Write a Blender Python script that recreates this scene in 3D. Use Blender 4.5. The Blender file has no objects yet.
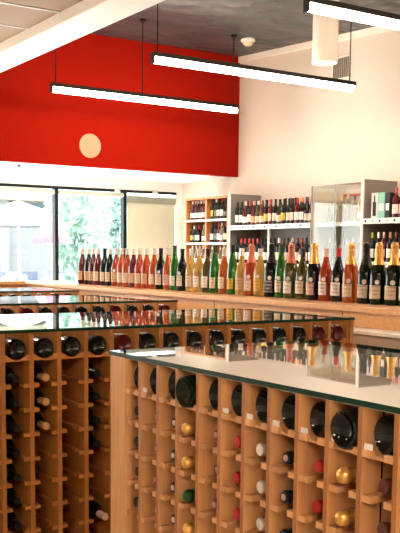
import bpy, bmesh, math, random
from mathutils import Vector, Matrix
random.seed(7)
PI = math.pi
C = bpy.context.scene.collection
S = bpy.context.scene
EYE = 1.23

# ------------------------------------------------------------------ camera
cam_data = bpy.data.cameras.new('camera')
cam = bpy.data.objects.new('camera', cam_data); C.objects.link(cam); S.camera = cam
F_PX, YAW, PITCH, ROLL = 915.0, math.radians(33.32), math.radians(-6.45), math.radians(.576)
fh = Vector((math.sin(YAW), math.cos(YAW), 0)); rt = Vector((math.cos(YAW), -math.sin(YAW), 0)); up = Vector((0, 0, 1))
fw = fh*math.cos(PITCH) + up*math.sin(PITCH); u2 = -fh*math.sin(PITCH) + up*math.cos(PITCH)
r3 = rt*math.cos(ROLL) + u2*math.sin(ROLL); u3 = -rt*math.sin(ROLL) + u2*math.cos(ROLL)
M = Matrix((r3, u3, -fw)).transposed().to_4x4(); M.translation = Vector((0, 0, EYE))
cam.matrix_world = M
cam_data.sensor_fit = 'AUTO'; cam_data.sensor_width = 36; cam_data.lens = 36*F_PX/533
cam_data.shift_x = (200-201.8)/533; cam_data.shift_y = (359.4-266.5)/533
cam_data.clip_start = .05

# ------------------------------------------------------------------ world, exposure
W = bpy.data.worlds.new('daylight'); S.world = W; W.use_nodes = True
bg = W.node_tree.nodes['Background']; bg.inputs[0].default_value = (.93, .97, 1, 1); bg.inputs[1].default_value = 2.2
S.view_settings.view_transform = 'Standard'; S.view_settings.look = 'None'
S.view_settings.gamma = 1; S.view_settings.use_curve_mapping = False
S.view_settings.exposure = 2.25
sun_data = bpy.data.lights.new('sun', 'SUN'); sun_data.energy = 22.0; sun_data.angle = .01; sun_data.color = (1, .98, .95)
sun = bpy.data.objects.new('sun', sun_data); C.objects.link(sun); sun.location = (4, 20, 12)
sun.rotation_euler = Vector((-.25, -1, -1.35)).to_track_quat('-Z', 'Y').to_euler()
S.cycles.use_denoising = True
S.cycles.max_bounces = 10; S.cycles.transparent_max_bounces = 24
S.cycles.sample_clamp_indirect = 6
LAMP = 17.0            # luminance of the lamp diffusers
LAMP_COLOUR = (1, .84, .67)

# ------------------------------------------------------------------ materials
def nodes(name):
    m = bpy.data.materials.new(name); m.use_nodes = True
    return m, m.node_tree.nodes, m.node_tree.links, m.node_tree.nodes['Principled BSDF']
def plain(name, col, rough=.5, metal=0, trans=0, spec=.5, ior=1.45, emit=None, var=.06, scale=30, bump=0):
    m, N, L, b = nodes(name)
    b.inputs['Roughness'].default_value = rough; b.inputs['Metallic'].default_value = metal
    b.inputs['Transmission Weight'].default_value = trans; b.inputs['Specular IOR Level'].default_value = spec
    b.inputs['IOR'].default_value = ior
    tc = N.new('ShaderNodeTexCoord'); nz = N.new('ShaderNodeTexNoise'); nz.inputs['Scale'].default_value = scale
    L.new(tc.outputs['Object'], nz.inputs['Vector'])
    mx = N.new('ShaderNodeMix'); mx.data_type = 'RGBA'
    mx.inputs[6].default_value = (*[c*(1-var) for c in col], 1); mx.inputs[7].default_value = (*[min(1, c*(1+var)) for c in col], 1)
    L.new(nz.outputs['Fac'], mx.inputs[0]); L.new(mx.outputs[2], b.inputs['Base Color'])
    if bump:
        bp = N.new('ShaderNodeBump'); bp.inputs['Strength'].default_value = bump; bp.inputs['Distance'].default_value = .09
        L.new(nz.outputs['Fac'], bp.inputs['Height']); L.new(bp.outputs[0], b.inputs['Normal'])
    if emit:
        b.inputs['Emission Color'].default_value = (*emit[0], 1); b.inputs['Emission Strength'].default_value = emit[1]
    return m
def wood(name, a, c, stretch=(14, 14, 1.2), rough=.42):
    m, N, L, b = nodes(name); b.inputs['Roughness'].default_value = rough
    tc = N.new('ShaderNodeTexCoord'); mp = N.new('ShaderNodeMapping'); mp.inputs['Scale'].default_value = stretch
    nz = N.new('ShaderNodeTexNoise'); nz.inputs['Scale'].default_value = 4; nz.inputs['Detail'].default_value = 6; nz.inputs['Distortion'].default_value = .6
    oi = N.new('ShaderNodeObjectInfo'); ad = N.new('ShaderNodeVectorMath'); ad.operation = 'ADD'
    L.new(tc.outputs['Object'], mp.inputs[0]); L.new(mp.outputs[0], ad.inputs[0]); L.new(oi.outputs['Random'], ad.inputs[1])
    L.new(ad.outputs[0], nz.inputs['Vector'])
    cr = N.new('ShaderNodeValToRGB'); cr.color_ramp.elements[0].position = .3; cr.color_ramp.elements[1].position = .72
    cr.color_ramp.elements[0].color = (*a, 1); cr.color_ramp.elements[1].color = (*c, 1)
    L.new(nz.outputs['Fac'], cr.inputs[0])
    hv = N.new('ShaderNodeHueSaturation'); ma = N.new('ShaderNodeMapRange'); ma.inputs[3].default_value = .9; ma.inputs[4].default_value = 1.08
    L.new(oi.outputs['Random'], ma.inputs[0]); L.new(ma.outputs[0], hv.inputs['Value']); L.new(cr.outputs[0], hv.inputs['Color'])
    L.new(hv.outputs[0], b.inputs['Base Color'])
    return m
def sheet_glass(name, tint, r0=.05, power=4.5):
    m, N, L, b = nodes(name); N.remove(b)
    lw = N.new('ShaderNodeLayerWeight'); lw.inputs['Blend'].default_value = .5
    p = N.new('ShaderNodeMath'); p.operation = 'POWER'; p.inputs[1].default_value = power
    mu = N.new('ShaderNodeMath'); mu.operation = 'MULTIPLY_ADD'; mu.inputs[1].default_value = 1-r0; mu.inputs[2].default_value = r0
    t = N.new('ShaderNodeBsdfTransparent'); t.inputs[0].default_value = (*tint, 1)
    g = N.new('ShaderNodeBsdfGlossy'); g.inputs['Roughness'].default_value = .015
    mx = N.new('ShaderNodeMixShader'); out = N['Material Output']
    L.new(lw.outputs['Facing'], p.inputs[0]); L.new(p.outputs[0], mu.inputs[0]); L.new(mu.outputs[0], mx.inputs[0])
    L.new(t.outputs[0], mx.inputs[1]); L.new(g.outputs[0], mx.inputs[2]); L.new(mx.outputs[0], out.inputs[0])
    return m
def leaves(name, col):
    m, N, L, b = nodes(name); N.remove(b)
    d = N.new('ShaderNodeBsdfDiffuse'); t = N.new('ShaderNodeBsdfTranslucent'); mx = N.new('ShaderNodeMixShader')
    d.inputs[0].default_value = (*col, 1); t.inputs[0].default_value = (*col, 1); mx.inputs[0].default_value = .5
    L.new(d.outputs[0], mx.inputs[1]); L.new(t.outputs[0], mx.inputs[2]); L.new(mx.outputs[0], N['Material Output'].inputs[0])
    return m
def clear_underside(name):
    m, N, L, b = nodes(name); N.remove(b)
    t = N.new('ShaderNodeBsdfTransparent'); L.new(t.outputs[0], N['Material Output'].inputs[0]); return m
def paper(name, col, ink=(.12, .1, .09), freq=90, amount=.5):
    """printed label: rows of fine unreadable print on paper"""
    m, N, L, b = nodes(name); b.inputs['Roughness'].default_value = .6
    tc = N.new('ShaderNodeTexCoord'); w = N.new('ShaderNodeTexWave'); w.bands_direction = 'Z'
    w.inputs['Scale'].default_value = freq/6; nz = N.new('ShaderNodeTexNoise'); nz.inputs['Scale'].default_value = 40
    L.new(tc.outputs['Object'], w.inputs[0]); L.new(tc.outputs['Object'], nz.inputs['Vector'])
    mu = N.new('ShaderNodeMath'); mu.operation = 'MULTIPLY'; L.new(w.outputs['Fac'], mu.inputs[0]); L.new(nz.outputs['Fac'], mu.inputs[1])
    cr = N.new('ShaderNodeValToRGB'); cr.color_ramp.elements[0].position = .42; cr.color_ramp.elements[1].position = .5
    cr.color_ramp.elements[0].color = (*col, 1)
    cr.color_ramp.elements[1].color = (*[c*(1-amount)+k*amount for c, k in zip(col, ink)], 1)
    L.new(mu.outputs[0], cr.inputs[0]); L.new(cr.outputs[0], b.inputs['Base Color'])
    return m
def emitter(name, col, s):
    m, N, L, b = nodes(name); N.remove(b)
    e = N.new('ShaderNodeEmission'); e.inputs[0].default_value = (*col, 1); e.inputs[1].default_value = s
    L.new(e.outputs[0], N['Material Output'].inputs[0]); return m

MAT = dict(
    rack=wood('rack_plywood', (.36, .128, .022), (.47, .190, .042)),
    rack_front=wood('rack_plywood_warm', (.53, .25, .090), (.65, .345, .145)),
    rack_edge=wood('plywood_edge', (.30, .105, .022), (.40, .16, .045), (30, 30, 1)),
    counter=wood('counter_plywood', (.66, .34, .13), (.76, .44, .20), (1.2, 10, 14)),
    orange_wood=wood('orange_plywood', (.38, .14, .035), (.48, .19, .06)),
    edge_wood=wood('pale_shelf_edge', (.78, .62, .45), (.88, .74, .58), (14, 1.2, 14)),
    cream=plain('cream_laminate', (.46, .36, .27), .35),
    white=plain('white_paint', (.90, .895, .89), .6, var=.02, scale=4),
    wall=plain('warm_white_plaster', (.64, .555, .475), .75, var=.02, scale=2, spec=.2),
    red=plain('red_paint', (.25, .0062, .0016), .85, spec=.05, var=.04, scale=2),
    ceiling=plain('dark_grey_deck', (.046, .049, .053), .42, var=.45, scale=2.6, bump=1),
    trim=plain('cream_trim', (.86, .78, .68), .5),
    floor=plain('polished_concrete', (.42, .37, .32), .3, var=.15, scale=3),
    disc=plain('peach_disc', (.42, .25, .155), .7, spec=.1),
    black=plain('black_metal', (.008, .008, .008), .5, spec=.2),
    bronze=plain('dark_bronze_aluminium', (.016, .010, .007), .45, spec=.2),
    grey=plain('grey_steel_panel', (.19, .16, .14), .45),
    shelf_white=plain('white_steel', (.62, .59, .54), .4),
    tile=plain('ceiling_tile', (.36, .25, .18), .8, var=.12, scale=60),
    blind=plain('cream_roller_blind', (.50, .49, .39), .7),
    blind_dark=plain('grey_valance', (.25, .25, .20), .7),
    glass_edge=plain('green_glass_edge', (.001, .026, .011), .3, spec=.2),
    diffuser=emitter('lamp_diffuser', LAMP_COLOUR, LAMP),
    sheet=sheet_glass('table_glass', (.93, .97, .94), .08, 2.2),
    sheet_under=clear_underside('table_glass_underside'),
    pane=sheet_glass('window_glass', (.96, .99, .98), .04, 5),
    cab_pane=sheet_glass('cabinet_glass', (.95, .95, .93), .04, 5),
    cab_back=plain('cream_cabinet_board', (.60, .52, .41), .6),
    board=plain('pale_brightening_board', (.62, .55, .46), .6, var=.03),
    tag=plain('price_tag_paper', (.80, .77, .74), .6),
    added_panel=emitter('added_panel_diffuser', LAMP_COLOUR, LAMP*.30),
)
GLASS = dict(
    dark=('dark', plain('dark_bottle_glass', (.005, .005, .004), .06, spec=.28)),
    base=('dark', plain('magnum_glass', (.004, .004, .003), .05, spec=.45)),
    green=('green', plain('green_bottle_glass', (.022, .19, .012), .05, trans=.6, ior=1.45)),
    olive=('olive', plain('olive_bottle_glass', (.10, .085, .012), .05, trans=.5, ior=1.4)),
    red=('deep red', plain('red_wine_bottle', (.10, .005, .005), .06, trans=.2, ior=1.4)),
    rose=('rosé', plain('rose_wine_bottle', (.46, .058, .016), .06, trans=.45, ior=1.36)),
    orange=('orange', plain('orange_wine_bottle', (.52, .11, .018), .06, trans=.45, ior=1.36)),
    straw=('straw yellow', plain('straw_wine_bottle', (.66, .40, .10), .06, trans=.5, ior=1.36)),
    clear=('clear', None),
    champ=('dark green', plain('champagne_glass', (.004, .009, .002), .05, spec=.3)),
)
def pale_glass():
    m, N, L, b = nodes('clear_bottle_glass'); b.inputs['Base Color'].default_value = (.40, .38, .29, 1); b.inputs['Roughness'].default_value = .1
    t = N.new('ShaderNodeBsdfTransparent'); t.inputs[0].default_value = (.94, .92, .84, 1)
    lw = N.new('ShaderNodeLayerWeight'); lw.inputs['Blend'].default_value = .5
    mr = N.new('ShaderNodeMapRange'); mr.inputs[3].default_value = .22; mr.inputs[4].default_value = .75
    mx = N.new('ShaderNodeMixShader'); L.new(lw.outputs['Facing'], mr.inputs[0]); L.new(mr.outputs[0], mx.inputs[0])
    L.new(t.outputs[0], mx.inputs[1]); L.new(b.outputs[0], mx.inputs[2]); L.new(mx.outputs[0], N['Material Output'].inputs[0]); return m
GLASS['clear'] = ('clear', pale_glass())
CAP = dict(
    white=plain('white_capsule', (.58, .55, .50), .4), black=plain('black_capsule', (.008, .008, .008), .3, spec=.25),
    red=plain('red_capsule', (.40, .008, .012), .3), gold=plain('gold_foil', (.72, .40, .10), .28, .7),
    pink=plain('salmon_foil', (.50, .14, .07), .3, .2), silver=plain('silver_foil', (.70, .66, .60), .3, .6),
    cork=plain('cork_end', (.42, .22, .09), .7), brown=plain('brown_capsule', (.10, .028, .018), .3),
    lime=plain('lime_capsule', (.25, .36, .02), .4), green=plain('green_foil', (.012, .045, .012), .3, .3),
    pale=plain('pale_pink_capsule', (.48, .30, .25), .4), clearcap=plain('frosted_top', (.62, .50, .38), .3),
)
LAB = dict(
    cream=paper('cream_label', (.60, .48, .35)), white=paper('white_label', (.66, .60, .54)),
    kraft=paper('kraft_label', (.50, .31, .17)), yellow=paper('yellow_label', (.60, .35, .03)),
    dark=paper('charcoal_label', (.06, .055, .06), (.7, .65, .6)), pink=paper('pink_label', (.55, .30, .23)),
)

# ------------------------------------------------------------------ mesh helpers
def link(name, me, parent=None, loc=(0, 0, 0), rot=None):
    o = bpy.data.objects.new(name, me); C.objects.link(o); o.location = loc
    if rot is not None: o.rotation_euler = rot
    if parent: o.parent = parent
    return o
def finish(bm, name, mats, smooth=None):
    bmesh.ops.recalc_face_normals(bm, faces=bm.faces)
    me = bpy.data.meshes.new(name); bm.to_mesh(me); bm.free()
    for m in (mats if isinstance(mats, (list, tuple)) else [mats]): me.materials.append(m)
    if smooth is not None:
        for p in me.polygons: p.use_smooth = True
        me.set_sharp_from_angle(angle=math.radians(smooth))
    return me
def add_box(bm, lo, hi, bevel=0):
    r = bmesh.ops.create_cube(bm, size=1)
    vs = r['verts']
    for v in vs:
        v.co = Vector([lo[i] + (v.co[i]+.5)*(hi[i]-lo[i]) for i in range(3)])
    if bevel:
        es = list({e for v in vs for e in v.link_edges})
        bmesh.ops.bevel(bm, geom=es, offset=bevel, segments=2, affect='EDGES', profile=.5)
def box(name, lo, hi, mat, parent=None, bevel=0):
    """a box whose origin sits at the middle of its base (world numbers in, parent at any place)"""
    o0 = Vector(((lo[0]+hi[0])/2, (lo[1]+hi[1])/2, lo[2]))
    bm = bmesh.new(); add_box(bm, [lo[i]-o0[i] for i in range(3)], [hi[i]-o0[i] for i in range(3)], bevel)
    off = parent.location if parent else Vector((0, 0, 0))
    if parent and parent.parent: off = off + parent.parent.location
    return link(name, finish(bm, name, mat), parent, o0-off)
def boxes(name, lst, mat, parent=None):
    bm = bmesh.new(); lo0 = lst[0][0]
    for lo, hi in lst: add_box(bm, [lo[i]-lo0[i] for i in range(3)], [hi[i]-lo0[i] for i in range(3)])
    off = parent.location if parent else Vector((0, 0, 0))
    return link(name, finish(bm, name, mat), parent, Vector(lo0)-off)
def add_lathe(bm, prof, n=20, a0=0, a1=2*PI):
    full = abs(a1-a0-2*PI) < 1e-6
    cols = n if full else n+1
    rings = []
    for r, z in prof:
        if r < 1e-6: rings.append([bm.verts.new((0, 0, z))])
        else: rings.append([bm.verts.new((r*math.cos(a0+(a1-a0)*i/n), r*math.sin(a0+(a1-a0)*i/n), z)) for i in range(cols)])
    for A, B in zip(rings, rings[1:]):
        for i in range(n):
            j = (i+1) % cols
            if len(A) == 1 and len(B) == 1: continue
            if len(A) == 1: bm.faces.new((A[0], B[i], B[j]))
            elif len(B) == 1: bm.faces.new((A[i], B[0], A[j]))
            else: bm.faces.new((A[i], B[i], B[j], A[j]))
def lathe(name, prof, mat, n=20, smooth=40):
    bm = bmesh.new(); add_lathe(bm, prof, n); return finish(bm, name, mat, smooth)
def add_prism(bm, poly, axis, lo, hi):
    """extrude a 2-D outline along an axis"""
    def at(p, t):
        if axis == 'x': return (t, p[0], p[1])
        if axis == 'y': return (p[0], t, p[1])
        return (p[0], p[1], t)
    a = [bm.verts.new(at(p, lo)) for p in poly]; b = [bm.verts.new(at(p, hi)) for p in poly]
    bm.faces.new(a); bm.faces.new(b[::-1]); n = len(poly)
    for i in range(n): bm.faces.new((a[i], a[(i+1) % n], b[(i+1) % n], b[i]))
def thing(name, label, cat, loc=(0, 0, 0), group=None, rot=None):
    o = link(name, None, None, loc, rot); o['label'] = label; o['category'] = cat
    if group: o['group'] = group
    return o
def tag(o, label, cat, group=None):
    o['label'] = label; o['category'] = cat
    if group: o['group'] = group
    return o
def struct(o):
    o['kind'] = 'structure'; return o
ORD = ['zeroth', 'first', 'second', 'third', 'fourth', 'fifth', 'sixth', 'seventh', 'eighth', 'ninth', 'tenth', 'eleventh', 'twelfth', 'thirteenth',
       'fourteenth', 'fifteenth', 'sixteenth', 'seventeenth', 'eighteenth', 'nineteenth', 'twentieth']
def place_word(i, n):
    """i counted from zero, left to right in the picture"""
    if i == 0: return 'leftmost'
    if i == n-1: return 'rightmost'
    return ORD[i+1] + ' from left' if i < (n+1)//2 else ORD[n-i] + ' from right'

# ------------------------------------------------------------------ bottles
# outline (radius, height) of the glass, height where the capsule begins, label band
SHAPES = {
    'bordeaux': ([(0, .018), (.024, .010), (.033, 0), (.0370, .004), (.0375, .012), (.0375, .185), (.036, .197), (.030, .210), (.020, .223), (.0142, .236), (.0130, .250), (.0130, .287), (.0142, .288), (.0142, .297), (.0125, .300), (0, .300)], .245, (.045, .135)),
    'burgundy': ([(0, .018), (.026, .010), (.036, 0), (.0405, .004), (.0410, .012), (.0410, .130), (.0395, .150), (.034, .175), (.026, .200), (.0185, .222), (.0150, .242), (.0140, .262), (.0140, .287), (.0155, .288), (.0155, .297), (.0135, .300), (0, .300)], .252, (.035, .110)),
    'flute': ([(0, .014), (.024, .008), (.032, 0), (.0360, .004), (.0365, .012), (.0365, .125), (.0345, .155), (.029, .195), (.022, .232), (.0165, .262), (.0140, .285), (.0136, .310), (.0152, .311), (.0152, .321), (.0135, .324), (0, .324)], .272, (.035, .105)),
    'champagne': ([(0, .022), (.028, .012), (.038, 0), (.0430, .004), (.0440, .014), (.0440, .135), (.0425, .158), (.037, .184), (.028, .212), (.0205, .236), (.0172, .255), (.0164, .268), (.0182, .272), (.0182, .278), (.0166, .282), (.0166, .291), (.0188, .295), (.0188, .304), (.0165, .314), (.010, .319), (0, .320)], .205, (.030, .100)),
    'magnum': ([(0, .020), (.026, .012), (.036, 0), (.0405, .003), (.0415, .012), (.0415, .170), (.040, .195), (.034, .220), (.024, .245), (.0180, .268), (.0150, .290), (.0150, .318), (.0170, .320), (.0170, .332), (.0145, .336), (0, .336)], .275, (.045, .12)),
    'carafe': ([(0, .006), (.030, .002), (.040, 0), (.0430, .004), (.0430, .060), (.041, .085), (.030, .120), (.018, .155), (.0150, .190), (.0165, .215), (.0195, .235), (.0195, .238), (0, .238)], .215, (.03, .08)),
}
_mesh = {}
def prof_cut(prof, z0, grow):
    out = []
    for (ra, za), (rb, zb) in zip(prof, prof[1:]):
        if za < z0 <= zb and zb > za:
            t = (z0-za)/(zb-za); out.append((ra+(rb-ra)*t+grow, z0))
        if zb > z0: out.append((rb+grow if rb > 0 else 0, zb+(grow if rb == 0 else 0)))
    return [(out[0][0]-grow*.9, out[0][1])] + out
def bottle(name, shape, glass, cap, lab, loc, rot, label, group, medallion=False, end=None, scale=1.0, facing=PI, parts=True, cat=None, span=1.25):
    prof, zc, (l0, l1) = SHAPES[shape]
    k = (shape, glass)
    if k not in _mesh: _mesh[k] = lathe('bottle_glass', prof, GLASS[glass][1], 20)
    o = link(name, _mesh[k], None, loc, rot); o.scale = (scale,)*3
    tag(o, label, cat or 'bottle', group)
    if not parts: return o
    if cap:
        k = (shape, 'cap', cap)
        if k not in _mesh: _mesh[k] = lathe('capsule', prof_cut(prof, zc, .0009), CAP[cap], 16)
        link('capsule', _mesh[k], o)
    if end:
        k = (shape, 'end', end)
        H = prof[-1][1]
        if k not in _mesh: _mesh[k] = lathe('seal', [(0, H+.0002), (.0078, H+.0002), (.0078, H+.0022), (.0070, H+.0028), (0, H+.0028)], CAP[end], 14)
        link('seal', _mesh[k], o)
    if lab:
        k = (shape, 'lab', lab, round(facing, 2), span)
        if k not in _mesh:
            bm = bmesh.new(); r = max(p[0] for p in prof)+.0006
            add_lathe(bm, [(r-.0005, l0), (r, l0), (r, l1), (r-.0005, l1)], 12, facing-span, facing+span)
            _mesh[k] = finish(bm, 'label', LAB[lab], 30)
        link('label', _mesh[k], o)
    if medallion:
        k = (shape, 'med', round(facing, 2))
        if k not in _mesh:
            bm = bmesh.new(); add_lathe(bm, [(0, 0), (.0125, 0), (.0125, .0015), (0, .0015)], 16)
            r = max(p[0] for p in prof)+.0004
            bmesh.ops.transform(bm, matrix=Matrix.Translation((0, 0, l1+.016)) @ Matrix.Rotation(facing+.55, 4, 'Z') @ Matrix.Translation((r-.0008, 0, 0)) @ Matrix.Rotation(PI/2, 4, 'Y'), verts=bm.verts)
            _mesh[k] = finish(bm, 'medallion', LAB['white'], 30)
        link('medallion', _mesh[k], o)
    return o
CAPWORD = dict(white='white cap', black='black capsule', red='red capsule', gold='gold foil', pink='salmon foil', silver='silver foil', cork='cork end',
               brown='brown capsule', lime='lime green capsule', green='green foil', pale='pale pink capsule', clearcap='pale top', none='bare neck')

# ------------------------------------------------------------------ the room
XW, YR, YWIN = 7.1, 9.97, 11.35
def ceil_z(y): return EYE + 2.568 + .0442*(y-9.97)
struct(box('floor', (-3, -4, -.1), (XW+.2, YWIN+.2, 0), MAT['floor']))
struct(box('wall_right', (XW, -4, 0), (XW+.2, YWIN+.2, 4.0), MAT['wall']))
struct(box('wall_left', (-3.2, -4, 0), (-3, YWIN+.2, 4.0), MAT['wall']))
struct(box('wall_back', (-3.2, -4.2, 0), (XW+.2, -4, 4.0), MAT['wall']))
bm = bmesh.new(); add_prism(bm, [(-4, ceil_z(-4)), (YR+.05, ceil_z(YR+.05)), (YR+.05, ceil_z(YR+.05)+.1), (-4, ceil_z(-4)+.1)], 'x', 3.2, XW)
# ribs and slack folds of the dark insulation under the deck
for y0 in [2.0, 3.6, 5.2, 6.7, 8.0, 9.0]:
    add_prism(bm, [(y0-.22, ceil_z(y0)+.01), (y0-.12, ceil_z(y0)-.010), (y0, ceil_z(y0)-.016), (y0+.12, ceil_z(y0)-.010), (y0+.22, ceil_z(y0)+.01)], 'x', 3.3, XW-.06)
struct(link('ceiling', finish(bm, 'ceiling', MAT['ceiling'], 50)))
bm = bmesh.new(); add_prism(bm, [(-4, ceil_z(-4)-.075), (YR, ceil_z(YR)-.075), (YR, ceil_z(YR)-.002), (-4, ceil_z(-4)-.002)], 'x', XW-.025, XW)
struct(link('trim_1', finish(bm, 'trim', MAT['trim'])))
ZB = 2.266
struct(box('wall_far', (-3, YR, ZB), (XW, YR+.06, 4.0), MAT['red']))
struct(box('trim_2', (-3, YR+.06, ZB), (XW, YWIN, ZB+.06), MAT['white']))
# dropped tile ceiling on the left, with its edge beam
ZT, ZBM, XB0, XB1 = EYE+1.78, EYE+1.70, 2.965, 3.27
struct(box('ceiling_tiles', (-3, -4, ZT), (XB0, YR, ZT+.03), MAT['tile']))
struct(box('trim_3', (XB0, -4, ZBM), (XB1, YR, ZBM+.03), MAT['white']))
struct(box('trim_4', (XB0-.012, -4, ZBM), (XB0, YR, ZT), MAT['trim']))
struct(box('trim_5', (XB1-.02, -4, ZBM+.03), (XB1, YR, 4.0), MAT['white']))
grid = []
for gx in [2.90-.61*i for i in range(1, 9)]: grid.append(((gx-.012, -4, ZT-.006), (gx+.012, YR, ZT)))
for gy in [7.05-.61*i for i in range(-4, 17)]: grid.append(((-3, gy-.012, ZT-.006), (XB0-.012, gy+.012, ZT)))
struct(boxes('trim_6', grid, MAT['shelf_white']))
# window wall
ZH = EYE+.865
struct(box('wall_window_head', (-3, YWIN, ZH+.035), (XW, YWIN+.15, ZB+.1), MAT['white']))
struct(box('wall_window_pier', (6.985, YWIN, 0), (XW, YWIN+.15, ZH+.035), MAT['white']))
struct(box('wall_window_sill', (-3, YWIN, 0), (6.985, YWIN+.15, .42), MAT['white']))
struct(box('trim_7', (-3, YWIN-.02, ZH), (6.985, YWIN+.05, ZH+.035), MAT['black']))
mull = [6.15-1.03*i for i in range(0, 9)]
edges = [6.985]+mull+[-3]
for i in range(len(edges)-1):
    w = box('window_%d' % (i+1), (edges[i+1]+.02, YWIN+.05, .42), (edges[i]-.02, YWIN+.058, ZH), MAT['pane']); struct(w)
for i, x in enumerate(mull):
    struct(box('trim_%d' % (8+i), (x-.025, YWIN-.02, .42), (x+.025, YWIN+.07, ZH), MAT['black']))
# roller blinds: the right pane is drawn, the others are rolled up
t = thing('roller_blind', 'cream roller blind drawn down over the pane beside the white pier', 'blind', (6.57, YWIN-.03, ZH-1.65), 'window blinds')
box('blind_fabric', (6.19, YWIN-.012, ZH-1.62), (6.97, YWIN-.006, ZH-.13), MAT['blind'], t)
box('valance', (6.19, YWIN-.03, ZH-.14), (6.97, YWIN-.004, ZH-.045), MAT['blind_dark'], t)
for x0, x1, lb in [(5.15, 6.11, 'rolled up cream blind above the middle window pane with tree'), (4.11, 5.08, 'rolled up cream blind above the pane with the blue building')]:
    t = thing('roller_blind', lb, 'blind', ((x0+x1)/2, YWIN-.03, ZH-.09), 'window blinds')
    bm = bmesh.new(); add_lathe(bm, [(0, x0), (.03, x0), (.03, x1), (0, x1)], 12)
    bmesh.ops.transform(bm, matrix=Matrix.Rotation(PI/2, 4, 'Y'), verts=bm.verts)
    bmesh.ops.transform(bm, matrix=Matrix.Translation((-(x0+x1)/2, 0, .045)), verts=bm.verts)
    link('roll', finish(bm, 'roll', MAT['blind'], 40), t)
for x, lb in [(6.02, 'small white bracket on black window head left of the drawn blind'), (6.62, 'small white bracket on black window head above the drawn blind')]:
    tag(box('bracket', (x-.035, YWIN-.06, ZH+.0), (x+.035, YWIN-.02, ZH+.05), MAT['shelf_white'], None, .006), lb, 'bracket')

# red wall disc, sprinkler, louver, detector, ceiling can
bm = bmesh.new(); add_lathe(bm, [(0, 0), (.128, 0), (.140, .006), (.140, .02), (0, .02)], 40)
bmesh.ops.transform(bm, matrix=Matrix.Rotation(PI/2, 4, 'X') @ Matrix.Translation((0, 0, 0)), verts=bm.verts)
tag(link('wall_disc', finish(bm, 'wall_disc', MAT['disc'], 40), None, (4.934, YR, EYE+1.28)), 'round peach disc mounted flat on the red bulkhead wall', 'disc')
t = thing('sprinkler', 'small dark sprinkler head under the white soffit by the window', 'sprinkler', (4.16, 10.25, ZB-.03))
link('rosette', lathe('rosette', [(0, .03), (.04, .03), (.035, .02), (0, .02)], MAT['bronze'], 14), t)
link('nozzle', lathe('nozzle', [(0, .02), (.012, .02), (.012, .004), (.022, 0), (0, 0)], MAT['bronze'], 12), t)
t = thing('wall_louver', 'white slatted air louver high on the cream wall', 'vent', (XW-.03, 8.0, EYE+1.985))
box('frame', (XW-.02, 7.84, EYE+1.98), (XW-.001, 8.14, EYE+2.24), MAT['trim'], t)
for i in range(9): box('slat', (XW-.032, 7.86+.03*i, EYE+2.0), (XW-.02, 7.872+.03*i, EYE+2.215), MAT['grey'], t)
zc = ceil_z(8.9)
t = thing('smoke_detector', 'white dome detector on the dark grey ceiling', 'detector', (6.47, 8.93, zc-.085))
link('mount', lathe('mount', [(0, .085), (.08, .085), (.085, .06), (.075, .045), (0, .045)], MAT['trim'], 24), t)
link('dome', lathe('dome', [(.06, .045), (.056, .025), (.04, .008), (.02, .001), (0, 0)], plain('detector_dome', (.75, .58, .42), .3), 24), t)
t = thing('cylinder_downlight', 'large white cylinder downlight on ceiling behind nearest strip lamp', 'light', (7.87*.74, 9.19*.74, EYE+1.815))
link('shell', lathe('shell', [(0, .012), (.098, .012), (.102, 0), (.116, 0), (.12, .012), (.12, .612), (0, .612)], MAT['wall'], 40), t)

# ------------------------------------------------------------------ linear pendants
def pendant(x0, y, label, L=2.33, mid=False, z=EYE+1.645):
    t = thing('linear_pendant', label, 'lamp', (x0, y, z), 'linear pendant lamps')
    bm = bmesh.new(); add_box(bm, (0, -.032, .060), (L, .032, .098)); add_box(bm, (0, -.032, 0), (.008, .032, .06)); add_box(bm, (L-.008, -.032, 0), (L, .032, .06))
    link('housing', finish(bm, 'housing', MAT['bronze']), t)
    bm = bmesh.new(); add_box(bm, (.008, -.028, .006), (L-.008, .028, .06), .012)
    link('diffuser', finish(bm, 'diffuser', MAT['diffuser']), t)
    for wx in ([.05, L-.06] + ([L*.46] if mid else [])):
        h = ceil_z(y)-z
        bm = bmesh.new(); add_lathe(bm, [(0, .098), (.006, .098), (.006, h), (0, h)], 8)
        c = link('cable', finish(bm, 'cable', MAT['black'], 40), t, (wx, 0, 0))
        link('canopy', lathe('canopy', [(0, h), (.035, h), (.035, h-.02), (0, h-.02)], MAT['black'], 16), c)
    return t
pendant(3.962, 8.88, 'farthest strip lamp, hanging just before the red wall with round disc', mid=True)
pendant(4.087, 7.04, 'middle strip lamp, its right end hanging before the wall louver')
pendant(4.085, 4.975, 'nearest strip lamp, cut by the top right edge of the picture')
for y in (3.0, 1.0, -1.2): pendant(4.085, y, 'added unseen strip lamp lighting the sales floor beyond the nearest visible one')  # unseen strip lamps added to bring more light into the room
# unseen light panels added to the tiled ceiling to light the rack fronts
for i, (x, y) in enumerate([(-1.2, -1.6), (-2.0, -.8), (-1.2, -2.8), (.4, -2.2), (1.24, 5.12), (1.24, 7.56), (-1.4, 4.4)]):
    t = thing('added_light_panel', 'unseen square light panel added to the tiled ceiling for fill light', 'light', (x, y, ZT-.02), 'added ceiling light panels')
    boxes('frame', [((x-.30, y-.30, ZT-.02), (x-.27, y+.30, ZT-.001)), ((x+.27, y-.30, ZT-.02), (x+.30, y+.30, ZT-.001)), ((x-.27, y-.30, ZT-.02), (x+.27, y-.27, ZT-.001)), ((x-.27, y+.27, ZT-.02), (x+.27, y+.30, ZT-.001))], MAT['shelf_white'], t)
    box('diffuser', (x-.27, y-.27, ZT-.012), (x+.27, y+.27, ZT-.003), MAT['diffuser' if i < 6 else 'added_panel'], t)

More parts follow.
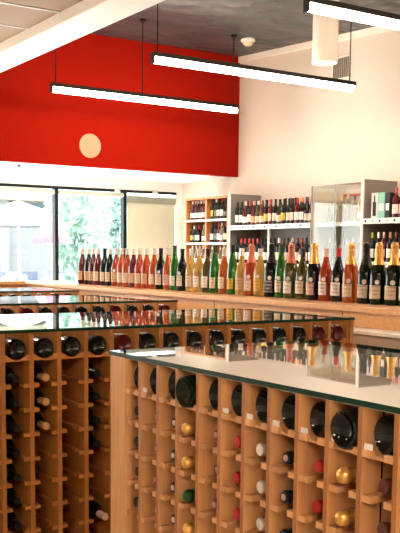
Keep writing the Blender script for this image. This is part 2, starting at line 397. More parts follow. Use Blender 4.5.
# ------------------------------------------------------------------ wine racks
ZG0, ZG1 = EYE-.292, EYE-.28       # underside and top of the table glass
def glass_top(x0, x1, y0, y1, label):
    bm = bmesh.new(); add_box(bm, (0, 0, 0), (x1-x0, y1-y0, ZG1-ZG0))
    bmesh.ops.recalc_face_normals(bm, faces=bm.faces)
    for f in bm.faces:
        f.material_index = 0 if f.normal.z > .5 else (2 if f.normal.z < -.5 else 1)
    o = link('glass_sheet', finish(bm, 'glass_sheet', [MAT['sheet'], MAT['glass_edge'], MAT['sheet_under']]), None, (x0, y0, ZG0))
    return tag(o, label, 'glass sheet', 'glass sheets on the wine racks')

def cradle_poly(w, zt, drop, th):
    """front board with a hollow for the bottle, centred on 0"""
    n = 10; pts = [(-w/2, zt), (-w*.40, zt)]
    for i in range(1, n): 
        a = -w*.40 + w*.8*i/n; pts.append((a, zt-drop*(1-(a/(w*.40))**2)))
    pts += [(w*.40, zt), (w/2, zt), (w/2, zt-th), (-w/2, zt-th)]
    return pts

class Rack:
    """axis 'x': columns run along X and face -Y; axis 'y': columns run along Y and face -X"""
    def __init__(s, label, axis, front, divs, th, pitch_z, z_top, rows, depth, wood, own_cols, own_rows, rail_w=.026, rail_b=.014, drop1=0, nose0=False, drop=.0135, only_top=False):
        s.axis, s.front, s.divs, s.th, s.pz, s.zt, s.rows, s.depth, s.wood = axis, front, divs, th, pitch_z, z_top, rows, depth, wood
        s.rb, s.d1 = rail_b, drop1
        s.t = thing('wine_rack', label, 'wine rack', s.P(divs[0], front, 0), 'wine rack islands')
        base = .06
        for d in divs:
            o = s.bx('divider', d-th/2, d+th/2, 0, depth, base, ZG0-.0004); o.data.materials.append(MAT['rack_edge'])
            for p in o.data.polygons:
                if p.normal[0 if axis == 'y' else 1] < -.9: p.material_index = 1
        lo, hi = min(divs)-th/2, max(divs)+th/2
        s.bx('plinth', lo, hi, .03, depth-.03, 0, base)
        if nose0: s.bx('brightening_board', lo+.004, hi-.004, .012, depth-.01, ZG0-.005, ZG0-.0003, 0, MAT['board'])  # pale board added under the front glass only to brighten it
        s.bx('back_panel', lo, hi, .40, .412, base, ZG0-.005)
        spare = []
        for c in range(len(divs)-1):
            a, b = sorted((divs[c], divs[c+1])); a += th/2; b -= th/2
            for r in range(1 if only_top else rows):
                z = z_top - pitch_z*r - (drop1 if r else 0)
                if r == 0:
                    bm = bmesh.new(); add_prism(bm, cradle_poly(b-a, 0, drop, drop+.005), 'y' if axis == 'x' else 'x', 0, .02)
                    o = link('cradle', finish(bm, 'cradle', wood), s.t, Vector(s.P((a+b)/2, front+(.012 if nose0 else .004), z))-s.t.location)
                    if nose0:
                        nw = rail_b if c in (3, 9) else rail_w
                        for side in (1, -1): s.bx('rail', *sorted(((a if side == 1 else b), (a if side == 1 else b)+side*nw)), .001, .0118, z-.016, z, .002)
                    for e0, e1 in ((a, a+rail_b), (b-rail_b, b)):
                        (s.bx('rail', e0, e1, .033, .39, z-.016, z) if c in own_cols else spare.append((e0, e1, .033, z)))
                else:
                    for side in (1, -1):
                        if c in own_cols and r in own_rows: s.rail(a if side == 1 else b, side, rail_w, rail_b, z)
                        else: spare.append((a, a+rail_b, .004, z) if side == 1 else (b-rail_b, b, .004, z))
        if spare:
            lst = []
            for e0, e1, d0, z in spare:
                p, q = s.P(e0, front+d0, z-.014), s.P(e1, front+.39, z)
                lst.append(([min(p[i], q[i]) for i in range(3)], [max(p[i], q[i]) for i in range(3)]))
            boxes('rail', lst, wood, s.t)['kind'] = 'stuff'
    def P(s, u, d, z): return (u, d, z) if s.axis == 'x' else (d, u, z)
    def bx(s, name, u0, u1, d0, d1, z0, z1, bevel=0, mat=None):
        p, q = s.P(u0, s.front+d0, z0), s.P(u1, s.front+d1, z1)
        return box(name, [min(p[i], q[i]) for i in range(3)], [max(p[i], q[i]) for i in range(3)], mat or s.wood, s.t, bevel)
    def rail(s, edge, side, w, wb, z):
        """bottle rail with a wide nose that sweeps back to a narrow runner"""
        out = [(0, .004), (w, .004), (w, .022), (w-.2*(w-wb), .034), (wb+.25*(w-wb), .050), (wb, .062), (wb, .39), (0, .39)]
        poly = [s.P(side*u, d-.004, 0)[:2] for u, d in out]
        bm = bmesh.new(); add_prism(bm, poly, 'z', -.014, 0)
        link('rail', finish(bm, 'rail', s.wood), s.t, Vector(s.P(edge, s.front+.004, z))-s.t.location)
    def centre(s, c): return (s.divs[c]+s.divs[c+1])/2
    def put(s, c, r, d, out, **kw):
        """bottle in column c and row r; out = 'base' or 'neck' towards the aisle, d = how far behind the front"""
        shape = kw['shape']; sc = kw.get('scale', 1)
        R = max(p[0] for p in SHAPES[shape][0])*sc; H = SHAPES[shape][0][-1][1]*sc
        half = abs(s.divs[c+1]-s.divs[c])/2 - s.th/2 - s.rb
        z = s.zt - s.pz*r - (s.d1 if r else 0) + math.sqrt(max(R*R-half*half, 0)) + .0012
        off = kw.pop('off', 0)
        if s.axis == 'x':
            rot = (-PI/2, 0, 0) if out == 'base' else (PI/2, 0, 0)
        else:
            rot = (0, PI/2, 0) if out == 'base' else (0, -PI/2, 0)
        dd = s.front + (d if out == 'base' else d+H)
        return bottle(loc=s.P(s.centre(c)+off, dd, z), rot=rot, **kw)

# --- front rack: faces the aisle on the left (-X), columns run towards the viewer
FD = [2.3055] + [2.214-.099*k for k in range(0, 13)]
front = Rack('large plywood wine rack island in front, magnums along its top row', 'y', 1.2476, FD, .0125, .089, EYE-.378, 9, .80, MAT['rack_front'], range(0, 11), range(1, 4), drop1=.004, nose0=True, drop=.0125)
front.bx('corner_stile', 2.2925, 2.381, -.003, .02, .0, ZG0)
front.bx('end_panel', 2.361, 2.379, .02, .80, .0, ZG0)
front.bx('joint', 1.3245-.0092, 1.3245-.0062, .055, .058, .06, ZG0-.002, 0, MAT['black'])
glass_top(1.2455, 2.052, 1.0, 2.392, 'green edged glass sheet on the front wine rack reflecting the bottles')
NC = 12
for c in range(NC):
    sc = .92 if c == 0 else (.98 if c == 9 else 1.0)
    out_d = -.012 if c == 3 else (-.002 if c == 9 else .026)
    front.put(c, 0, out_d, 'base', name='wine_bottle', shape='magnum', glass='champ' if c == 3 else 'base', cap=None, lab=None, scale=sc,
              label=('dark magnum sticking out of the front rack top row, fourth column' if c == 3 else
                     'dark magnum base in the front rack top row, %s column' % ORD[c+1]), group='magnums along the top row of the front rack', parts=False)
SMALL = [('black', 'dark', 'bordeaux', 0.015, 4), ('brown', 'dark', 'bordeaux', 0.026, 5), ('black', 'dark', 'bordeaux', 0.021, 5), ('gold', 'champ', 'champagne', -0.008, 5), ('brown', 'dark', 'bordeaux', 0.023, 5),
         ('red', 'dark', 'bordeaux', 0.017, 4), ('silver', 'clear', 'bordeaux', 0.012, 4), ('black', 'dark', 'bordeaux', 0.009, 4), ('red', 'dark', 'bordeaux', 0.015, 3), ('gold', 'champ', 'champagne', -0.008, 3), ('brown', 'dark', 'bordeaux', 0.015, 3)]
for c, (cap, gl, sh, d, n) in enumerate(SMALL):
    for r in range(1, n+1):
        cc = 'green' if (c == 3 and r == 3) else cap
        front.put(c, r, d + (0 if c in (3, 9) else .003) + random.uniform(-.004, .004), 'neck', name='champagne_bottle' if sh == 'champagne' else 'wine_bottle', shape=sh, glass=gl, cap=cc, lab=None,
                  scale=.88 if sh == 'champagne' else 1, end={1: 'pale', 2: 'silver', 4: 'pale', 7: 'pale'}.get(c),
                  label='bottle neck with %s, front rack %s column, %s row below the magnum' % (CAPWORD[cc], ORD[c+1], ORD[r]), group='bottles lying neck out in the front rack')
for c in (1, 5, 6, 7, 8, 9, 10):
    y = FD[c]-.0063-.0125
    bm = bmesh.new(); add_box(bm, (-.0006, -.0115, 0), (.0006, .0115, .012))
    o = link('price_tag', finish(bm, 'price_tag', MAT['tag']), front.t, Vector((1.2476+.006, y, EYE-.378))-front.t.location, (0, .08, 0))
    o['label'] = 'small white price tag'

# --- second rack island: faces the viewer (-Y)
D1 = [1.232+.1135*k for k in range(-3, 16)]
mid = Rack('plywood wine rack island across the aisle behind the front rack, mostly empty slots', 'x', 3.2136, D1, .017, .0945, EYE-.3765, 10, .84, MAT['rack'], range(2, 7), range(1, 9), rail_w=.023, rail_b=.016, drop1=.0155, drop=.0175)
mid.bx('end_panel', 2.944, 2.966, -.004, .84, 0, ZG0)
glass_top(.88, 2.972, 3.208, 4.06, 'glass sheet on the nearly empty rack across the aisle, reflecting the window')
n1 = len(D1)-1
for c in range(2, n1):
    k = c-3          # column 0 starts at the left picture edge
    col = 'red' if k in (4, 13, 14) else 'base'
    mid.put(c, 0, .008, 'base', name='wine_bottle', shape='burgundy', glass=col, cap=None, lab=None, scale=.95, parts=False,
            label='%s bottle base, top row of rack across the aisle, %s' % ('dark red' if col == 'red' else 'black', place_word(c-2, n1-2)), group='bottle bases in the top row of the second rack')
FILL = {3: ('black', 'dark', 8, .015), 4: ('cork', 'dark', 3, -.002), 6: ('black', 'dark', 4, .015)}
for c, (cap, gl, n, d) in FILL.items():
    for r in range(1, n+1):
        mid.put(c, r, d, 'neck', name='wine_bottle', shape='bordeaux', glass=gl, cap=cap, lab=None,
                label='lying bottle, %s, %s row down, %s of aisle rack' % (CAPWORD[cap], ORD[r], {3: 'leftmost visible column', 4: 'second visible column', 6: 'fourth visible column'}[c]), group='bottles lying neck out in the second rack')
mid.put(6, 7, -.05, 'neck', name='wine_bottle', shape='bordeaux', glass='dark', cap='pale', lab=None, label='bottle with pale pink capsule low in the aisle rack at the bottom edge', group='bottles lying neck out in the second rack')

# --- third and fourth racks farther back
D2 = [3.0378-.1155*k for k in range(13, -1, -1)]
third = Rack('third plywood wine rack island, seen between two glass tops', 'x', 4.955, D2, .016, .0945, EYE-.372, 9, .84, MAT['rack'], range(0, 13), (), rail_b=.020, drop=.015, only_top=True)
third.bx('end_panel', 3.047, 3.065, -.004, .84, 0, ZG0)
glass_top(1.50, 3.070, 4.95, 5.80, 'dark edged glass sheet on the third wine rack from the viewer')
for c in range(3, len(D2)-1):
    col = 'red' if c in (4, 9, 12) else 'base'
    third.put(c, 0, .006, 'base', name='wine_bottle', shape='burgundy', glass=col, cap=None, lab=None, scale=.96, parts=False,
              label='%s bottle base in the third rack, %s under its glass' % ('dark red' if col == 'red' else 'black', place_word(c-3, len(D2)-4)), group='bottle bases in the third rack')
D3 = [3.158-.1155*k for k in range(9, -1, -1)]
far = Rack('farthest plywood wine rack island beside the end of the counter', 'x', 6.62, D3, .016, .0945, EYE-.372, 9, .84, MAT['rack'], range(0, 9), (), rail_b=.020, drop=.015, only_top=True)
far.bx('end_panel', 3.160, 3.176, -.004, .84, 0, ZG0)
glass_top(2.10, 3.18, 6.615, 7.46, 'small glass sheet on the farthest wine rack below the window')
for c in range(3, len(D3)-1):
    far.put(c, 0, .006, 'base', name='wine_bottle', shape='burgundy', glass='base', cap=None, lab=None, scale=.96, parts=False,
            label='black bottle base in the farthest rack, %s under its glass' % place_word(c-3, len(D3)-4), group='bottle bases in the farthest rack')

# ------------------------------------------------------------------ tasting counter
ZC = EYE-.25
t = thing('counter', 'long plywood counter carrying the row of standing bottles', 'counter', (3.24, 1.0, 0))
box('countertop', (3.225, 1.0, ZC-.028), (3.86, 7.21, ZC), MAT['counter'], t, .003)
box('front_panel', (3.245, 1.0, .08), (3.265, 7.205, ZC-.028), MAT['counter'], t)
box('end_panel', (3.265, 7.185, .08), (3.84, 7.205, ZC-.028), MAT['counter'], t)
box('back_panel', (3.82, 1.0, .08), (3.84, 7.185, ZC-.028), MAT['counter'], t)
box('plinth', (3.28, 1.0, 0), (3.80, 7.18, .08), MAT['black'], t)
boxes('panel_joint', [((3.2438, y-.002, .85), (3.2452, y+.002, ZC-.03)) for y in (2.6, 3.60, 4.8, 6.0)], MAT['bronze'], t)
t = thing('low_cabinet', 'cream low cabinet standing against the counter front on the right', 'cabinet', (3.17, 2.2, 0))
box('cabinet_top', (3.085, 1.0, EYE-.372), (3.24, 3.50, EYE-.355), MAT['trim'], t, .002)
box('cabinet_front', (3.095, 1.0, .0), (3.115, 3.49, EYE-.372), MAT['cream'], t)
box('cabinet_end', (3.115, 3.47, .0), (3.24, 3.49, EYE-.372), MAT['cream'], t)
t = thing('side_counter', 'pale wooden cabinet closing the gap beyond the counter end', 'cabinet', (3.5, 7.7, 0))
box('cabinet_top', (3.30, 7.215, ZC-.024), (3.86, 8.35, ZC-.006), MAT['edge_wood'], t)
box('cabinet_body', (3.32, 7.22, 0), (3.84, 8.34, ZC-.024), MAT['counter'], t)
t = thing('window_counter', 'orange wooden counter running below the window at the far left', 'counter', (2.3, 8.2, 0))
box('countertop', (1.2, 8.0, ZC-.028), (3.29, 8.55, ZC), MAT['counter'], t)
box('counter_body', (1.22, 8.03, 0), (3.27, 8.53, ZC-.028), MAT['orange_wood'], t)

ROW = [  # Y, shape, glass, capsule, label
 (7.207,'burgundy','red','white','kraft'),(7.09,'burgundy','dark','white','kraft'),(6.99,'burgundy','red','white','kraft'),(6.893,'burgundy','red','white','cream'),(6.793,'burgundy','dark','black','cream'),
 (6.69,'burgundy','dark','white','cream'),(6.591,'burgundy','rose','white','kraft'),(6.49,'burgundy','orange','white','cream'),(6.395,'burgundy','rose','white','cream'),(6.30,'burgundy','red','white','kraft'),
 (6.20,'burgundy','rose','white','cream'),(6.104,'burgundy','rose','white','kraft'),(5.983,'burgundy','orange','white','cream'),(5.888,'burgundy','dark','black','cream'),(5.786,'burgundy','orange','white','pink'),
 (5.683,'flute','green','green','white'),(5.585,'burgundy','dark','black','cream'),(5.462,'burgundy','straw','white','cream'),(5.356,'burgundy','straw','clearcap','white'),(5.261,'burgundy','olive','black','white'),
 (5.163,'flute','green','green','cream'),(5.06,'burgundy','orange','clearcap','cream'),(4.957,'flute','green','black','yellow'),(4.86,'burgundy','straw','silver','kraft'),(4.755,'champagne','rose','pink','cream'),
 (4.654,'burgundy','straw','clearcap','yellow'),(4.545,'champagne','dark','black','dark'),(4.438,'flute','green','green','cream'),(4.34,'champagne','olive','pink','white'),(4.236,'burgundy','olive','black','cream'),
 (4.127,'champagne','dark','gold','pink'),(4.026,'burgundy','rose','clearcap','white'),(3.922,'burgundy','dark','red','white'),(3.82,'champagne','orange','gold','cream'),(3.697,'champagne','champ','black','cream'),
 (3.594,'champagne','champ','gold','cream'),(3.488,'champagne','champ','gold','cream'),(3.385,'champagne','champ','gold','white')]
NR = 37
for i, (y, sh, gl, cap, lab) in enumerate(ROW):
    last = i == NR
    bottle('champagne_bottle' if sh == 'champagne' else 'wine_bottle', sh, gl, cap, lab, (3.495+random.uniform(-.006, .006), y, ZC), (0, 0, random.uniform(-.12, .12)),
           '%s bottle with %s on the counter, %s' % (GLASS[gl][0], CAPWORD[cap], 'rightmost' if last else place_word(i, NR+1)),
           'bottles standing in a row on the counter', scale=1.035 if sh == 'champagne' else (1.015 if i < 15 else 1), medallion=i >= 24 or i in (6, 13, 16), span=.95 if i >= 24 else 1.05)

# ------------------------------------------------------------------ shelving along the right wall
def row_of(n, y0, y1, x, z, kinds, where, group, scale=1.0, jitter=.006):
    for i in range(n):
        y = y0 + (y1-y0)*(i+.5)/n
        sh, gl, cap, lab = kinds[i % len(kinds)] if isinstance(kinds, list) else random.choice(kinds)
        bottle('wine_bottle', sh, gl, cap, lab, (x+random.uniform(-jitter, jitter), y, z), (0, 0, random.uniform(-.3, .3)),
               '%s bottle, %s, %s on %s' % (GLASS[gl][0], CAPWORD[cap], place_word(i, n), where), group, scale=scale)
XS = 6.6
# wooden open unit: two columns
t = thing('wooden_shelf_unit', 'two column wooden shelf unit in the far corner', 'shelf', (6.84, 9.97, 0))
for y in (9.49, 9.98, 10.46): box('side_panel', (XS, y-.012, 0), (XW-.03, y+.012, EYE+.755), MAT['orange_wood'], t)
for k, zz in enumerate((EYE+.755, EYE+.47, EYE+.172, EYE-.13, EYE-.43, EYE-.75, .1)):
    for y0, y1 in ((9.502, 9.968), (9.992, 10.448)):
        s_ = box('shelf_board', (XS+.004, y0, zz-.02), (XW-.03, y1, zz), MAT['orange_wood'], t)
        box('edge_strip', (XS-.004, y0, zz-.026), (XS+.004, y1, zz+.001), MAT['edge_wood' if k else 'orange_wood'], s_)
box('back_panel', (XW-.03, 9.49, 0), (XW-.015, 10.46, EYE+.755), MAT['orange_wood'], t)
BURG = [('burgundy', 'red', 'white', 'white'), ('burgundy', 'red', 'pale', 'white'), ('burgundy', 'dark', 'pale', 'white')]
MIX1 = [('bordeaux', 'dark', 'black', 'yellow'), ('bordeaux', 'dark', 'silver', 'dark'), ('bordeaux', 'dark', 'black', 'cream'), ('bordeaux', 'dark', 'red', 'white'), ('burgundy', 'dark', 'black', 'dark'), ('bordeaux', 'dark', 'black', 'cream')]
MIX2 = [('bordeaux', 'dark', 'black', 'white'), ('bordeaux', 'dark', 'black', 'dark'), ('bordeaux', 'red', 'red', 'white'), ('burgundy', 'clear', 'clearcap', 'white'), ('bordeaux', 'dark', 'red', 'cream')]
row_of(6, 10.43, 10.01, XS+.07, EYE+.471, BURG, 'top left shelf of wooden unit', 'bottles in the wooden shelf unit', .84)
row_of(6, 9.95, 9.52, XS+.07, EYE+.471, MIX1, 'top right shelf of wooden unit', 'bottles in the wooden shelf unit', .86)
row_of(4, 10.44, 10.20, XS+.07, EYE+.173, MIX1, 'middle left shelf of wooden unit', 'bottles in the wooden shelf unit', .74)
row_of(2, 10.17, 10.01, XS+.07, EYE+.173, [('burgundy', 'clear', 'pale', 'white')], 'middle left wooden shelf, pale group', 'bottles in the wooden shelf unit', .78)
row_of(6, 9.95, 9.52, XS+.07, EYE+.173, MIX2, 'middle right shelf of wooden unit', 'bottles in the wooden shelf unit', .84)
row_of(5, 10.43, 10.01, XS+.07, EYE-.129, [('burgundy', 'straw', 'clearcap', 'white'), ('burgundy', 'clear', 'clearcap', 'white')], 'lower left wooden shelf', 'bottles in the wooden shelf unit', .88)
row_of(5, 9.95, 9.52, XS+.07, EYE-.129, [('burgundy', 'clear', 'clearcap', 'white'), ('flute', 'straw', 'white', 'cream')], 'lower right shelf of wooden unit', 'bottles in the wooden shelf unit', .84)

def gondola(y0, y1, label, panel_y, ztop, zs, post=None, tags_n=10, back_top=None):
    t = thing('steel_shelf', label, 'shelf', (6.84, (y0+y1)/2, 0), 'steel shelf bays along the cream wall')
    box('side_panel', (XS+.012, panel_y-.012, 0), (XW-.02, panel_y+.012, ztop), MAT['grey'], t)
    box('front_edge', (XS-.006, panel_y-.016, 0), (XS+.012, panel_y+.016, ztop), MAT['shelf_white'], t)
    zb = back_top if back_top else zs[0]-.03
    box('back_panel', (XW-.035, y0, 0), (XW-.02, y1, zb), MAT['grey'], t)
    if post: box('upright_post', (XS+.002, post-.012, 0), (XS+.022, post+.012, zs[0]-.03), MAT['shelf_white'], t)
    for z in zs:
        s_ = box('shelf_board', (XS+.006, y0+.004, z-.03), (XW-.035, y1-.004, z), MAT['shelf_white'], t)
        box('price_rail', (XS-.012, y0+.004, z-.05), (XS+.006, y1-.004, z+.004), MAT['shelf_white'], s_)
        for i in range(tags_n):
            y = y0+(y1-y0)*(i+.5)/tags_n
            bm = bmesh.new(); add_box(bm, (-.001, -.013, 0), (.001, .013, .022))
            link('price_tag', finish(bm, 'price_tag', MAT['black'] if i % 2 else LAB['kraft']), t, Vector((XS-.0135, y, z-.034))-t.location)
    return t
G1, G2 = EYE+.373, EYE-.085
gondola(7.875, 9.425, 'steel shelf bay between wooden unit and glass cabinet, packed with wine', 9.45, EYE+.768, (G1, G2, EYE-.55), post=8.648, tags_n=14)
A1 = [('bordeaux', 'dark', 'black', 'white'), ('bordeaux', 'dark', 'black', 'white'), ('burgundy', 'red', 'clearcap', 'white'), ('bordeaux', 'dark', 'red', 'white'), ('burgundy', 'red', 'pale', 'kraft'), ('burgundy', 'olive', 'clearcap', 'cream'),
      ('burgundy', 'red', 'brown', 'cream'), ('bordeaux', 'dark', 'black', 'yellow'), ('bordeaux', 'red', 'red', 'cream'), ('bordeaux', 'dark', 'black', 'cream'), ('burgundy', 'dark', 'black', 'cream'), ('bordeaux', 'dark', 'black', 'yellow'),
      ('bordeaux', 'dark', 'black', 'cream'), ('bordeaux', 'dark', 'black', 'cream'), ('bordeaux', 'red', 'red', 'white'), ('bordeaux', 'dark', 'pink', 'white'), ('burgundy', 'dark', 'brown', 'cream'), ('burgundy', 'red', 'brown', 'cream')]
row_of(18, 9.40, 7.90, XS+.07, G1+.001, A1, 'upper steel shelf, front row', 'wine on the upper steel shelf', .97)
row_of(15, 9.34, 7.93, XS+.17, G1+.001, [('bordeaux', 'dark', 'black', None), ('burgundy', 'red', 'brown', None), ('bordeaux', 'dark', 'black', None), ('burgundy', 'olive', 'gold', None)], 'upper steel shelf, back row', 'wine on the upper steel shelf', 1.02)
A2 = [('bordeaux', 'dark', 'black', 'white'), ('bordeaux', 'dark', 'red', 'white'), ('bordeaux', 'dark', 'red', 'white'), ('bordeaux', 'dark', 'red', 'white'), ('bordeaux', 'dark', 'red', 'cream'), ('bordeaux', 'dark', 'red', 'white'), ('burgundy', 'dark', 'black', 'white'),
      ('bordeaux', 'dark', 'black', 'white'), ('bordeaux', 'dark', 'black', 'white'), ('bordeaux', 'dark', 'black', 'cream'), ('bordeaux', 'dark', 'silver', 'cream'), ('bordeaux', 'red', 'brown', 'cream'), ('bordeaux', 'dark', 'black', 'pink'), ('burgundy', 'red', 'pale', 'white'),
      ('bordeaux', 'dark', 'brown', 'white'), ('burgundy', 'red', 'red', 'cream'), ('bordeaux', 'dark', 'black', 'cream'), ('bordeaux', 'dark', 'black', 'white')]
row_of(18, 9.40, 7.90, XS+.07, G2+.001, A2, 'second steel shelf, front row', 'wine on the second steel shelf', 1.0)

# glass cabinet
CY0, CY1 = 7.085, 7.862
t = thing('glass_cabinet', 'glass fronted display cabinet between two steel shelf bays', 'cabinet', (6.84, 7.47, 0))
box('side_panel', (XS, CY1-.018, 0), (XW-.02, CY1, EYE+.77), MAT['cab_back'], t)
box('corner_profile', (XS-.012, CY1-.012, 0), (XS+.004, CY1+.004, EYE+.772), MAT['grey'], t)
box('back_panel', (XW-.035, CY0, 0), (XW-.02, CY1-.018, EYE+.77), MAT['cab_back'], t)
box('top_panel', (XS, CY0, EYE+.755), (XW-.035, CY1-.018, EYE+.77), MAT['cab_pane'], t)
for zz in (EYE+.376, EYE-.10, EYE-.55): box('shelf_board', (XS+.03, CY0, zz-.042), (XW-.035, CY1-.018, zz), MAT['shelf_white'], t)
box('red_rail', (XW-.075, CY0+.03, EYE+.678), (XW-.035, CY1-.03, EYE+.70), plain('red_plastic', (.55, .06, .05), .4), t)['label'] = 'thin red rail at the back'
d1 = box('door', (XS+.002, 7.46, .12), (XS+.008, CY1-.02, EYE+.752), MAT['cab_pane'], t)
d2 = box('door', (XS-.010, CY0, .12), (XS-.004, 7.474, EYE+.772), MAT['cab_pane'], t)
box('edge', (XS-.012, 7.470, .12), (XS-.003, 7.477, EYE+.772), plain('glass_edge_line', (.22, .26, .22), .3), d2)
CL = [('carafe', 'clear', 'clearcap', None), ('bordeaux', 'clear', 'clearcap', None), ('burgundy', 'clear', 'gold', None), ('flute', 'clear', 'clearcap', None), ('bordeaux', 'clear', 'black', None), ('burgundy', 'straw', 'clearcap', 'cream'), ('flute', 'clear', 'lime', None)]
row_of(7, 7.80, 7.11, XS+.16, EYE+.377, CL, 'upper shelf of glass cabinet', 'pale bottles in the glass cabinet', .92)
CL2 = [('flute', 'clear', 'clearcap', None), ('bordeaux', 'clear', 'silver', None), ('carafe', 'clear', 'clearcap', None), ('bordeaux', 'clear', 'clearcap', None), ('flute', 'clear', 'silver', None)]
row_of(7, 7.80, 7.11, XS+.16, EYE-.099, CL2, 'lower shelf of glass cabinet', 'pale bottles in the glass cabinet', .95)

# right-hand bay
H1, H2 = EYE+.392, EYE-.045
gondola(5.2, 7.05, 'steel shelf bay right of the glass cabinet with gift boxes', 7.066, EYE+.80, (H1, H2, EYE-.5), tags_n=18)
def gift_box(y0, y1, h, m, lb, kind):
    t = thing('gift_box', lb, 'box', (XS+.10, (y0+y1)/2, H1+.001), 'gift boxes on the steel shelf')
    box('carton', (XS+.03, y0, H1+.001), (XS+.14, y1, H1+.001+h), m, t, .003)
    if kind == 'window':
        boxes('printed_bottle', [((XS+.0285, y0+.022, H1+.03), (XS+.0298, y1-.022, H1+.17)), ((XS+.0285, y0+.038, H1+.17), (XS+.0298, y1-.038, H1+.235))], MAT['black'], t)
    else:
        box('band', (XS+.0285, y0+.012, H1+.08), (XS+.0298, y1-.012, H1+.15), LAB['white'], t)
gift_box(6.872, 6.965, .262, plain('white_carton', (.46, .43, .41), .5), 'white gift box with dark printed bottle on the steel shelf', 'window')
gift_box(6.775, 6.868, .262, plain('mint_carton', (.16, .36, .28), .5), 'mint green gift box between white and dark gift boxes', 'band')
gift_box(6.700, 6.768, .255, plain('charcoal_carton', (.014, .012, .011), .5, spec=.2), 'charcoal gift box beside red capped bottles on the steel shelf', 'band')
B1 = [('bordeaux', 'red', 'red', 'white'), ('bordeaux', 'dark', 'red', 'pink'), ('bordeaux', 'dark', 'red', 'white'), ('bordeaux', 'dark', 'black', 'cream')]
row_of(8, 6.69, 6.02, XS+.07, H1+.001, B1, 'upper shelf right of the gift boxes', 'wine beside the gift boxes', 1.0)
B2 = [('bordeaux', 'dark', 'lime', 'white'), ('bordeaux', 'dark', 'silver', 'white'), ('bordeaux', 'red', 'pale', 'kraft'), ('bordeaux', 'dark', 'cork', 'white'), ('bordeaux', 'dark', 'brown', 'cream'), ('bordeaux', 'dark', 'brown', 'white'), ('bordeaux', 'dark', 'silver', 'cream'), ('bordeaux', 'dark', 'black', 'white')]
row_of(12, 7.01, 6.02, XS+.07, H2+.001, B2, 'shelf below the gift boxes', 'wine below the gift boxes', 1.0)

# ------------------------------------------------------------------ outdoors beyond the window
struct(box('ground', (-12, YWIN+.2, -.25), (40, 60, -.15), plain('pale_paving', (0.189, 0.203, 0.203), .8)))
t = thing('building', 'pale building with blue windows and cream upper wall across the street', 'building', (11.5, 27, -.15))
box('wall', (4, 27, -.15), (13.0, 33, 3.2), plain('pale_render', (0.222, 0.222, 0.234), .8), t)
box('eave', (3.6, 26.4, EYE+1.62), (13.2, 33, EYE+2.6), plain('cream_fascia', (0.230, 0.212, 0.150), .8), t)
for x0, x1 in ((8.6, 10.2), (10.5, 11.25), (11.3, 12.0), (6.6, 8.2)):
    w = box('window', (x0, 26.94, EYE+.95), (x1, 27.0, EYE+1.55), plain('blue_window_frame', (0.084, 0.124, 0.197), .4), t)
    box('pane', (x0+.06, 26.925, EYE+1.0), (x1-.06, 26.94, EYE+1.5), plain('blue_glass', (0.115, 0.157, 0.211), .2), w)
box('column', (10.2, 26.7, -.15), (10.5, 27.0, EYE+1.62), plain('white_column', (0.217, 0.217, 0.225), .8), t)
def parasol(x, y, zt, r, col, label):
    t = thing('parasol', label, 'parasol', (x, y, -.15))
    link('canopy', lathe('canopy', [(0, zt+.55), (r*.5, zt+.33), (r, zt), (r, zt-.12), (r*.98, zt-.12), (r*.98, zt-.01), (0, zt+.5)], plain('canopy_cloth', col, .8), 8, 20), t)
    link('pole', lathe('pole', [(0, 0), (.03, 0), (.03, zt+.5), (0, zt+.5)], MAT['shelf_white'], 10), t)
parasol(9.1, 22.5, 2.2, 1.25, (0.203, 0.203, 0.210), 'large white parasol standing outside the left window pane')
parasol(9.35, 21.0, 1.78, .5, (0.275, 0.094, 0.123), 'small red parasol outside the left window pane')
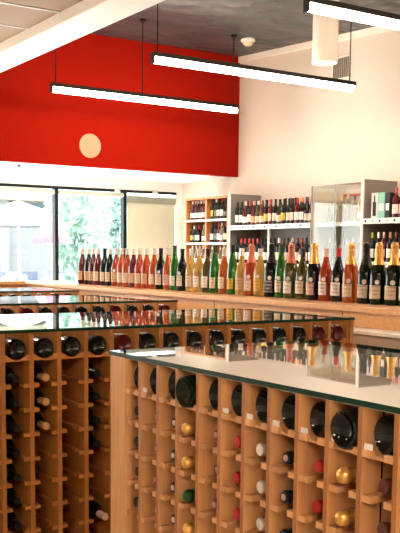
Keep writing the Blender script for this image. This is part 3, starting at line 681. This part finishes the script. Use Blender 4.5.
for i, (x, y) in enumerate([(8.35, 21.2), (9.0, 21.4), (9.6, 21.1), (9.95, 21.8)]):
    t = thing('terrace_chair', 'blue terrace chair outside the window, ' + place_word(i, 4), 'chair', (x, y, -.15), 'blue terrace chairs')
    bl = MAT.setdefault('terrace', plain('blue_paint', (0.087, 0.105, 0.162), .5))
    box('seat', (x-.22, y-.22, .28), (x+.22, y+.22, .32), bl, t); box('backrest', (x-.22, y+.18, .32), (x+.22, y+.22, .80), bl, t)
    for dx in (-.2, .2):
        for dy in (-.2, .2): box('leg', (x+dx-.02, y+dy-.02, -.15), (x+dx+.02, y+dy+.02, .28), bl, t)
def leafy(name, label, x, y, z0, rx, rz, n, col, trunk, cat, group):
    t = thing(name, label, cat, (x, y, -.15), group)
    bm = bmesh.new(); rnd = random.Random(int(x*100+y))
    for k in range(n):
        a, b, q = rnd.uniform(0, 2*PI), rnd.uniform(-1, 1), rnd.random()**.4
        c = Vector((rx*q*math.cos(a)*math.sqrt(1-b*b), rx*q*math.sin(a)*math.sqrt(1-b*b), z0+rz*b*q))
        s = rnd.uniform(.10, .22); u = Vector((rnd.gauss(0, 1), rnd.gauss(0, 1), rnd.gauss(0, 1))).normalized(); v = u.orthogonal().normalized()*.55
        bm.faces.new([bm.verts.new(c+p*s) for p in (u, v, -u, -v)])
    link('foliage', finish(bm, 'foliage', leaves('pale_leaves', col)), t)
    link('trunk', lathe('trunk', [(0, 0), (trunk, 0), (trunk*.7, z0), (0, z0)], plain('bark', (.12, .11, .10), .9), 8), t)
leafy('tree', 'pale green street tree outside the middle window pane, near the mullion', 11.3, 23.5, 2.2, .95, 2.0, 1500, (.40, .52, .46), .09, 'tree', 'trees outside the window')
leafy('tree', 'pale green street tree outside the middle window pane, near the drawn blind', 13.2, 24.8, 2.6, .95, 2.0, 1500, (.40, .52, .49), .09, 'tree', 'trees outside the window')
for i, (x, y, c) in enumerate([(7.8, 19.5, (0.256, 0.347, 0.298)), (8.6, 19.3, (0.290, 0.336, 0.256)), (9.5, 19.5, (0.232, 0.336, 0.306)), (10.5, 19.2, (0.416, 0.640, 0.544))]):
    leafy('shrub', 'low pale green shrub outside the window, ' + place_word(i, 4), x, y, .45, .33, .5, 260, c, .03, 'shrub', 'shrubs outside the window')
